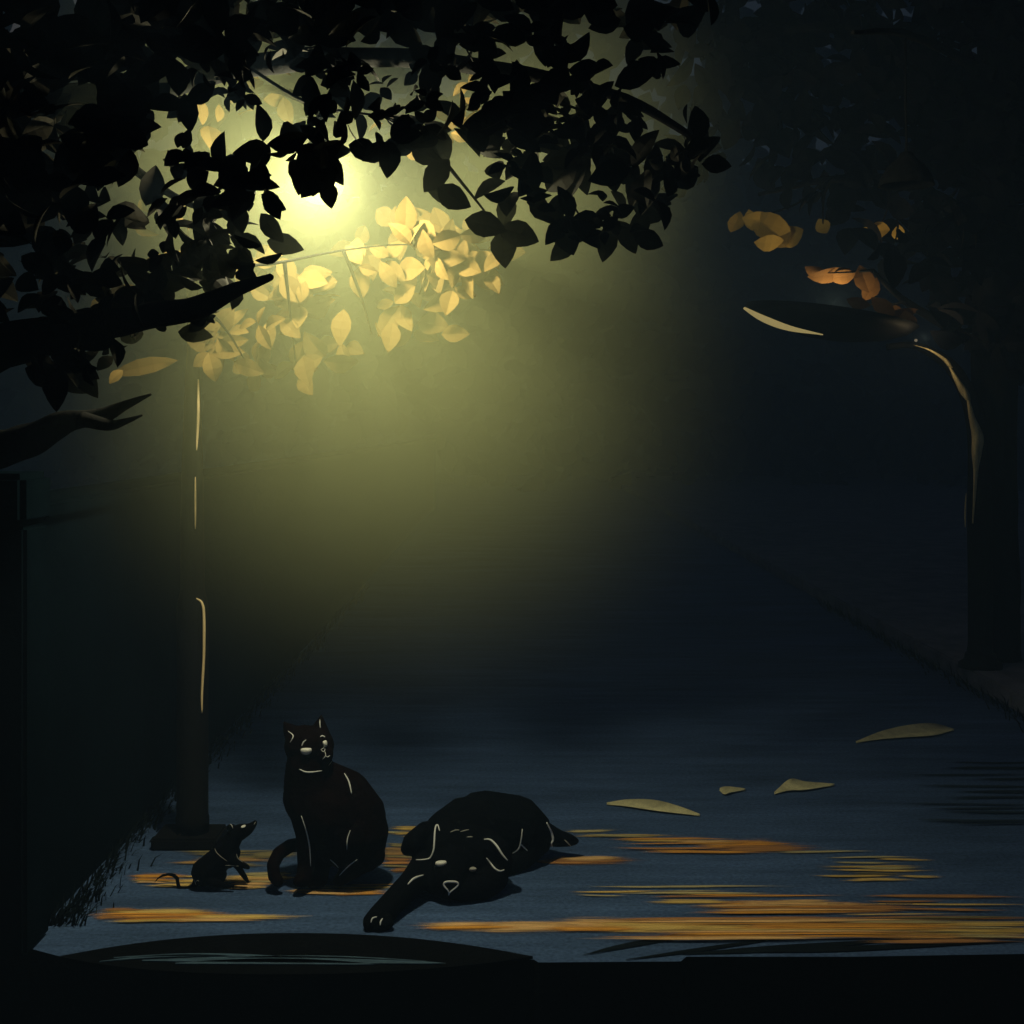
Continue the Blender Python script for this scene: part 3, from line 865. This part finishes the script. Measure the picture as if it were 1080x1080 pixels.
o = obj("grass", bm, M_grass, smooth=False); tag(o, kind='stuff')

# ------------------------------------------------------------------ animals
def body(chains, name, mat, vox, smooth_it=6):
    """one continuous skin grown over chains of (x, y, depth, radius): spheres swept along each chain, fused and smoothed"""
    bm = bmesh.new()
    for ch in chains:
        ch = [(P(x, y, Y), r / F * Y) for (x, y, Y, r) in ch]
        for (p0, r0), (p1, r1) in zip(ch, ch[1:]):
            d_ = (p1 - p0).length
            n = max(1, int(d_ / (0.22 * max(min(r0, r1), 0.004))))
            for i in range(n + 1):
                f = i / n
                bmesh.ops.create_icosphere(bm, subdivisions=2, radius=r0 + (r1 - r0) * f, matrix=Matrix.Translation(p0.lerp(p1, f)))
        if len(ch) == 1:
            bmesh.ops.create_icosphere(bm, subdivisions=3, radius=ch[0][1], matrix=Matrix.Translation(ch[0][0]))
    me = bpy.data.meshes.new("tmp"); bm.to_mesh(me); bm.free()
    tmp = bpy.data.objects.new("tmp", me); COL.objects.link(tmp)
    r = tmp.modifiers.new("r", 'REMESH'); r.mode = 'VOXEL'; r.voxel_size = vox
    s = tmp.modifiers.new("s", 'SMOOTH'); s.iterations = smooth_it; s.factor = 0.5
    dg = bpy.context.evaluated_depsgraph_get()
    me2 = bpy.data.meshes.new_from_object(tmp.evaluated_get(dg))
    bpy.data.objects.remove(tmp)
    for v in me2.vertices:
        if v.co.z < 0.004: v.co.z = 0.004
    me2.materials.clear(); me2.materials.append(mat)
    for p in me2.polygons: p.use_smooth = True
    me2.name = name
    o = bpy.data.objects.new(name, me2); COL.objects.link(o)
    vs = [v.co.copy() for v in me2.vertices]
    bvh = BVHTree.FromPolygons(vs, [tuple(p.vertices) for p in me2.polygons])
    c = sum(vs, Vector()) / len(vs)
    set_origin(o, (c.x, c.y, 0.0))
    return o, bvh
CAM = Vector((0, 0, EYE))
def on(bvh, px, py):
    d_ = (P(px, py, 1.0) - CAM).normalized()
    loc, nrm, _i, _d = bvh.ray_cast(CAM, d_)
    if loc is None:
        loc, nrm = Vector((0, -9, -9)), Vector((0, 0, 1))
    return loc, nrm
def mark(parent, bvh, pts, w, mat, name):
    """a thin raised line along the skin: painted highlights, brows, noses, mouths; w = half width in photo pixels"""
    path = smoothpath([(x, y, 0) for x, y in pts], 6)
    pp = [on(bvh, q.x, q.y) for q in path]
    ds = sorted(p.y for p, _n in pp)
    pp = [(p, n_) for p, n_ in pp if abs(p.y - ds[len(ds) // 2]) < 0.16 and p.z > 0.012]
    loc = [p + n_ * 0.0012 for p, n_ in pp]
    for _ in range(2):
        loc = [loc[0]] + [(loc[i - 1] + loc[i] * 2 + loc[i + 1]) / 4 for i in range(1, len(loc) - 1)] + [loc[-1]]
    n = len(loc)
    bm = bmesh.new()
    tube(bm, loc, [max(0.0006, w / F * loc[i].y * (0.35 + 0.65 * math.sin(math.pi * (0.06 + 0.88 * i / (n - 1))))) for i in range(n)], 8)
    return obj(name, bm, mat, parent)
def eye(parent, bvh, px, py, rx, ry, ang=0, mat=None, cut=0.35, name="eye"):
    """a flat-topped almond eye set into the head"""
    loc, nrm = on(bvh, px, py)
    k = loc.y / F
    bm = bmesh.new()
    bmesh.ops.create_uvsphere(bm, u_segments=20, v_segments=12, radius=1)
    for v in bm.verts:
        if v.co.z > cut: v.co.z = cut + (v.co.z - cut) * 0.15
    rot = Matrix.Rotation(R(-ang), 4, 'Y')
    M4 = Matrix.Translation(loc + nrm * 0.001) @ rot @ Matrix.Diagonal((rx * k, 0.014, ry * k, 1))
    bmesh.ops.transform(bm, matrix=M4, verts=bm.verts)
    return obj(name, bm, mat or M_eye, parent)

# --- cat, sitting
CY = 4.62
def c_(lst, dy=0.0): return [(x, y, CY + z / F * CY + dy, r) for (x, y, r, z) in lst]
cat, cb = body([
    c_([(327, 840, 29, 0), (336, 850, 33, 0), (352, 858, 42, 4), (368, 876, 41, 8)]),            # chest to rump
    c_([(372, 880, 39, 4), (380, 893, 28, 2), (388, 901, 17, 0)]),                               # haunch
    c_([(326, 806, 25, -2), (326, 822, 27, 0), (327, 842, 29, 0)]),                               # neck
    c_([(345, 824, 22, 2), (362, 842, 32, 6), (372, 862, 36, 6), (371, 878, 40, 4)]),                                                   # shoulder line of the back
    c_([(321, 786, 22, 0), (332, 787, 21, -5)]),                                                  # skull
    c_([(337, 793, 15, -8), (343, 796, 9, -16)]),                                                 # muzzle
    c_([(310, 779, 9.5, 2), (305, 771, 6.5, 2), (299.5, 761.5, 1.3, 2)]), c_([(314, 775, 9, 2), (299.5, 762, 1.2, 2)]),
    c_([(335, 775, 9.5, 0), (337, 766, 6.5, 0), (339, 754.5, 1.3, 0)]), c_([(342, 776, 7, -2), (339.5, 756, 1.2, 0)]),
    c_([(324, 850, 21, -8), (324, 880, 12.5, -14), (323, 912, 9.5, -16), (320, 927, 9, -22), (315, 929, 6.5, -30)]),  # near front leg and paw
    c_([(334, 860, 20, 8), (338, 885, 12.5, 4), (339, 912, 10, 0), (337, 927, 9.5, -6), (330, 931, 7, -14)]),         # far front leg and paw
    c_([(394, 902, 13, -8), (376, 915, 10, -12), (362, 925, 8, -16), (357, 929, 6.5, -18)]),      # hind foot
    c_([(345, 905, 9, 30), (322, 890, 8, 30), (306, 892, 7.4, 10), (294, 900, 7.2, -6), (288, 912, 7, -16), (289, 924, 6.8, -22), (293, 929, 6.5, -24)]),  # tail
], "cat", M_cat, 0.0045, 5)
tag(cat, 'black cat sitting upright with white slit eyes, looking up to the right beside the dog', 'cat')
def cz(x, y): return (280 + x / 5.14, 740 + y / 5.14)
for pts, w in (([(185, 366), (215, 380), (250, 382), (305, 374)], 0.8), ):
    mark(cat, cb, [cz(*p) for p in pts], w, M_white, "collar_line")
for pts, w in (([(427, 390), (452, 435), (466, 500)], 0.8), ([(195, 618), (225, 710), (240, 800), (244, 890)], 0.75), ([(460, 697), (444, 745), (441, 800)], 0.6), ([(497, 855), (450, 890), (402, 943)], 0.65), ([(352, 855), (375, 875), (398, 900)], 0.5)):
    mark(cat, cb, [cz(*p) for p in pts], w, M_white, "highlight_line")
for pts in ([(123, 160), (152, 186), (134, 222)], [(295, 98), (295, 120), (297, 143)]):
    mark(cat, cb, [cz(*p) for p in pts], 0.6, M_white, "ear_line")
for pts in ([(197, 240), (206, 220), (221, 208)], [(296, 192), (308, 186), (322, 194)]):
    mark(cat, cb, [cz(*p) for p in pts], 0.75, M_white, "brow")
mark(cat, cb, [cz(*p) for p in ((300, 260), (318, 250), (322, 262), (314, 272), (300, 260))], 0.45, M_white, "nose")
mark(cat, cb, [cz(*p) for p in ((322, 272), (326, 292), (310, 312))], 0.45, M_white, "mouth")
mark(cat, cb, [cz(*p) for p in ((326, 292), (336, 300), (348, 292))], 0.45, M_white, "mouth")
mark(cat, cb, [cz(*p) for p in ((362, 318), (352, 332), (341, 346))], 0.4, M_grey, "chin_line")
x, y = cz(222, 264); eye(cat, cb, x, y, 6.2, 4.6, 5, cut=0.45)
x, y = cz(322, 226); eye(cat, cb, x, y, 2.4, 4.2, 12, cut=0.6)

# --- dog, lying with one foreleg stretched out to the front
dog, db = body([
    [(492, 874, 4.82, 30), (512, 872, 4.84, 38.5), (542, 873, 4.88, 35), (556, 876, 4.9, 26)],          # trunk
    [(470, 876, 4.76, 22), (492, 870, 4.82, 30)],                                                      # shoulders
    [(476, 897, 4.62, 31), (500, 903, 4.62, 33)], [(482, 890, 4.66, 30), (495, 884, 4.72, 28)],          # skull and nape
    [(478, 915, 4.54, 25), (474, 928, 4.48, 20), (470, 935, 4.47, 13)],                                  # muzzle
    [(458, 930, 4.5, 13), (475, 937, 4.47, 12), (488, 938, 4.47, 13), (508, 936, 4.5, 14), (520, 925, 4.55, 17)],  # jowls
    [(466, 872, 4.66, 8), (449, 878, 4.62, 12), (437, 889, 4.6, 13), (430, 895, 4.6, 8)],                  # left ear
    [(516, 884, 4.6, 10), (528, 897, 4.56, 11), (533, 909, 4.55, 9)],                                       # right ear
    [(456, 905, 4.64, 18), (436, 930, 4.48, 15), (416, 950, 4.36, 13.5), (402, 966, 4.27, 14), (396, 972, 4.235, 13)],  # outstretched foreleg
    [(391, 972, 4.23, 9), (390, 975, 4.215, 7.5)], [(400, 975, 4.22, 8.5), (400, 977, 4.21, 7)], [(408, 972, 4.225, 8), (409, 974, 4.215, 6.5)],  # toes
    [(566, 872, 4.9, 15), (568, 888, 4.88, 14), (552, 905, 4.80, 12), (530, 916, 4.74, 11), (518, 920, 4.7, 10)],       # folded hind leg
    [(572, 878, 4.92, 13), (588, 884, 4.92, 9.5), (600, 886, 4.92, 7), (607, 887, 4.92, 4)],                 # hind foot
], "dog", M_dog, 0.0055, 5)
tag(dog, 'black flop-eared dog lying down with one foreleg stretched forward and one eye half shut', 'dog')
def dz(x, y): return (360 + x / 3.857, 810 + y / 3.857)
for pts, w in (([(400, 256), (393, 234), (383, 240), (379, 300), (376, 335), (362, 366), (335, 374), (304, 375)], 1.0), ([(580, 291), (606, 292), (632, 316), (655, 352), (676, 376)], 1.2), ([(590, 366), (605, 385), (625, 410), (645, 420), (662, 414)], 1.0)):
    mark(dog, db, [dz(*p) for p in pts], w, M_white, "ear_line")
for pts, w in (([(270, 474), (295, 450), (333, 436)], 1.2), ([(676, 354), (705, 342), (726, 316), (736, 248)], 0.95), ([(726, 306), (740, 320), (757, 337)], 0.8), ([(834, 222), (852, 260), (860, 290), (852, 308), (866, 330)], 1.4), ([(908, 292), (920, 304), (935, 318)], 0.7)):
    mark(dog, db, [dz(*p) for p in pts], w, M_white if w > 0.75 else M_grey, "highlight_line")
for pts in ([(120, 630), (127, 612), (145, 606)], [(158, 640), (160, 625), (168, 612)]):
    mark(dog, db, [dz(*p) for p in pts], 0.9, M_white, "claw")
for pts in ([(443, 262), (465, 254), (480, 254)], [(484, 260), (502, 256), (519, 252)], [(510, 282), (522, 281), (534, 281)]):
    mark(dog, db, [dz(*p) for p in pts], 0.7, M_grey, "brow")
mark(dog, db, [dz(*p) for p in ((437, 516), (436, 500), (418, 478), (422, 465), (446, 462), (470, 465), (473, 478), (442, 504), (437, 516))], 1.15, M_white, "nose")
x, y = dz(406, 388); eye(dog, db, x, y, 6.2, 3.6, 5, cut=0.5)
x, y = dz(528, 408); eye(dog, db, x, y, 5.6, 3.2, -6, M_grey, cut=0.15)
mark(dog, db, [dz(*p) for p in ((500, 412), (525, 409), (548, 405))], 0.5, M_dog, "eyelid")

# --- rat, rearing up
RY = 4.60
def rz(x, y): return (150 + x / 7.714, 850 + y / 7.714)
def r_(lst):
    out = []
    for (x, y, r, z) in lst:
        px, py = rz(x, y)
        out.append((px, py, RY + z / 7.714 / F * RY, r / 7.714))
    return out
rat, rb = body([
    r_([(515, 535, 118, 0), (560, 500, 118, 0), (640, 420, 106, 0), (710, 310, 84, 0), (748, 255, 72, 0)]),
    r_([(590, 565, 92, 0), (600, 560, 90, 0)]), r_([(690, 420, 92, 0), (730, 380, 72, 0)]),
    r_([(756, 235, 70, 0), (800, 212, 68, -5), (850, 195, 50, -8), (890, 168, 33, -10), (914, 142, 22, -10), (918, 132, 18, -10)]),
    r_([(712, 178, 26, -40), (710, 172, 24, -42)]), r_([(735, 172, 24, 45), (736, 168, 22, 46)]),
    r_([(735, 420, 42, -40), (770, 460, 32, -60), (815, 480, 26, -62), (850, 494, 22, -60), (862, 502, 16, -60)]),
    r_([(740, 440, 40, 40), (785, 500, 28, 50), (815, 550, 24, 50), (842, 590, 20, 50), (856, 612, 14, 50)]),
    r_([(560, 610, 46, -70), (640, 640, 22, -80), (720, 648, 18, -85), (740, 650, 14, -85)]),
    r_([(440, 620, 34, 10), (420, 655, 22, 10), (370, 672, 17, 0), (330, 678, 15, -4), (300, 664, 15, -4), (290, 630, 16, 0), (285, 590, 16, 0), (258, 564, 15, 0), (215, 556, 13, 0), (165, 566, 11, 0), (130, 588, 8, 0), (98, 622, 4, 0)]),
], "rat", M_rat, 0.0026, 4)
tag(rat, 'small black rat rearing on its hind legs with a curled tail, near the lamp base', 'rat')
for pts in ([(592, 348), (606, 378), (640, 412), (690, 448)], [(765, 390), (778, 430), (818, 460)], [(676, 482), (725, 482), (785, 488)], [(428, 598), (432, 620), (438, 640)], [(440, 612), (452, 604), (462, 612)]):
    mark(rat, rb, [rz(*p) for p in pts], 0.32, M_grey, "highlight_line")
mark(rat, rb, [rz(*p) for p in ((690, 156), (704, 148), (724, 156), (736, 184))], 0.4, M_white, "ear_line")
mark(rat, rb, [rz(*p) for p in ((908, 152), (916, 140), (922, 128))], 0.3, M_grey, "nose")
x, y = rz(823, 168); eye(rat, rb, x, y, 2.5, 1.15, 10, cut=0.8)

# ------------------------------------------------------------------ air: even haze, and the thicker mist hanging round the lit lamp
def volume(name, dens, col, aniso=0.0):
    m = bpy.data.materials.new(name)
    m.use_nodes = True
    t = m.node_tree
    t.nodes.remove(t.nodes["Principled BSDF"])
    v = t.nodes.new("ShaderNodeVolumePrincipled")
    v.inputs["Color"].default_value = (*col, 1)
    v.inputs["Density"].default_value = dens
    v.inputs["Anisotropy"].default_value = aniso
    t.links.new(v.outputs[0], t.nodes["Material Output"].inputs["Volume"])
    return m, t, v
hm, _, _ = volume("haze", 0.0145, (0.36, 0.60, 1.0))
bm = bmesh.new()
box(bm, -48, 48, -3, 95, -1.7, 20.0)
o = obj("haze", bm, hm, smooth=False); tag(o, kind='stuff')
MC = P(425, 388, 4.3)
MR = 1.9
mm_, t, v = volume("mist", 0.0, (0.95, 1.0, 0.54))
tc = t.nodes.new("ShaderNodeTexCoord")
def falloff(centre, r0, r1, dens):
    sb = t.nodes.new("ShaderNodeVectorMath"); sb.operation = 'DISTANCE'
    sb.inputs[1].default_value = centre
    t.links.new(tc.outputs["Object"], sb.inputs[0])
    mr = t.nodes.new("ShaderNodeMapRange"); mr.interpolation_type = 'SMOOTHERSTEP'
    mr.inputs["From Min"].default_value = r0; mr.inputs["From Max"].default_value = r1
    mr.inputs["To Min"].default_value = dens; mr.inputs["To Max"].default_value = 0.0
    t.links.new(sb.outputs["Value"], mr.inputs["Value"])
    return mr
clouds_ = [falloff((0, 0, 0), 0.0, 1.30, 0.28), falloff(LAMP - MC, 0.0, 0.85, -0.17),
           falloff(P(260, 140, 4.3) - MC, 0.1, 0.80, 0.24), falloff(P(580, 150, 4.3) - MC, 0.0, 0.75, 0.19)]
tot = clouds_[0].outputs[0]
for f in clouds_[1:]:
    ad = t.nodes.new("ShaderNodeMath"); ad.operation = 'ADD'
    t.links.new(tot, ad.inputs[0]); t.links.new(f.outputs[0], ad.inputs[1])
    tot = ad.outputs[0]
mx0 = t.nodes.new("ShaderNodeMath"); mx0.operation = 'MAXIMUM'; mx0.inputs[1].default_value = 0.0
t.links.new(tot, mx0.inputs[0])
t.links.new(mx0.outputs[0], v.inputs["Density"])
bm = bmesh.new()
bmesh.ops.create_icosphere(bm, subdivisions=4, radius=MR + 0.02)
o = obj("mist", bm, mm_); o.location = MC; tag(o, kind='stuff')
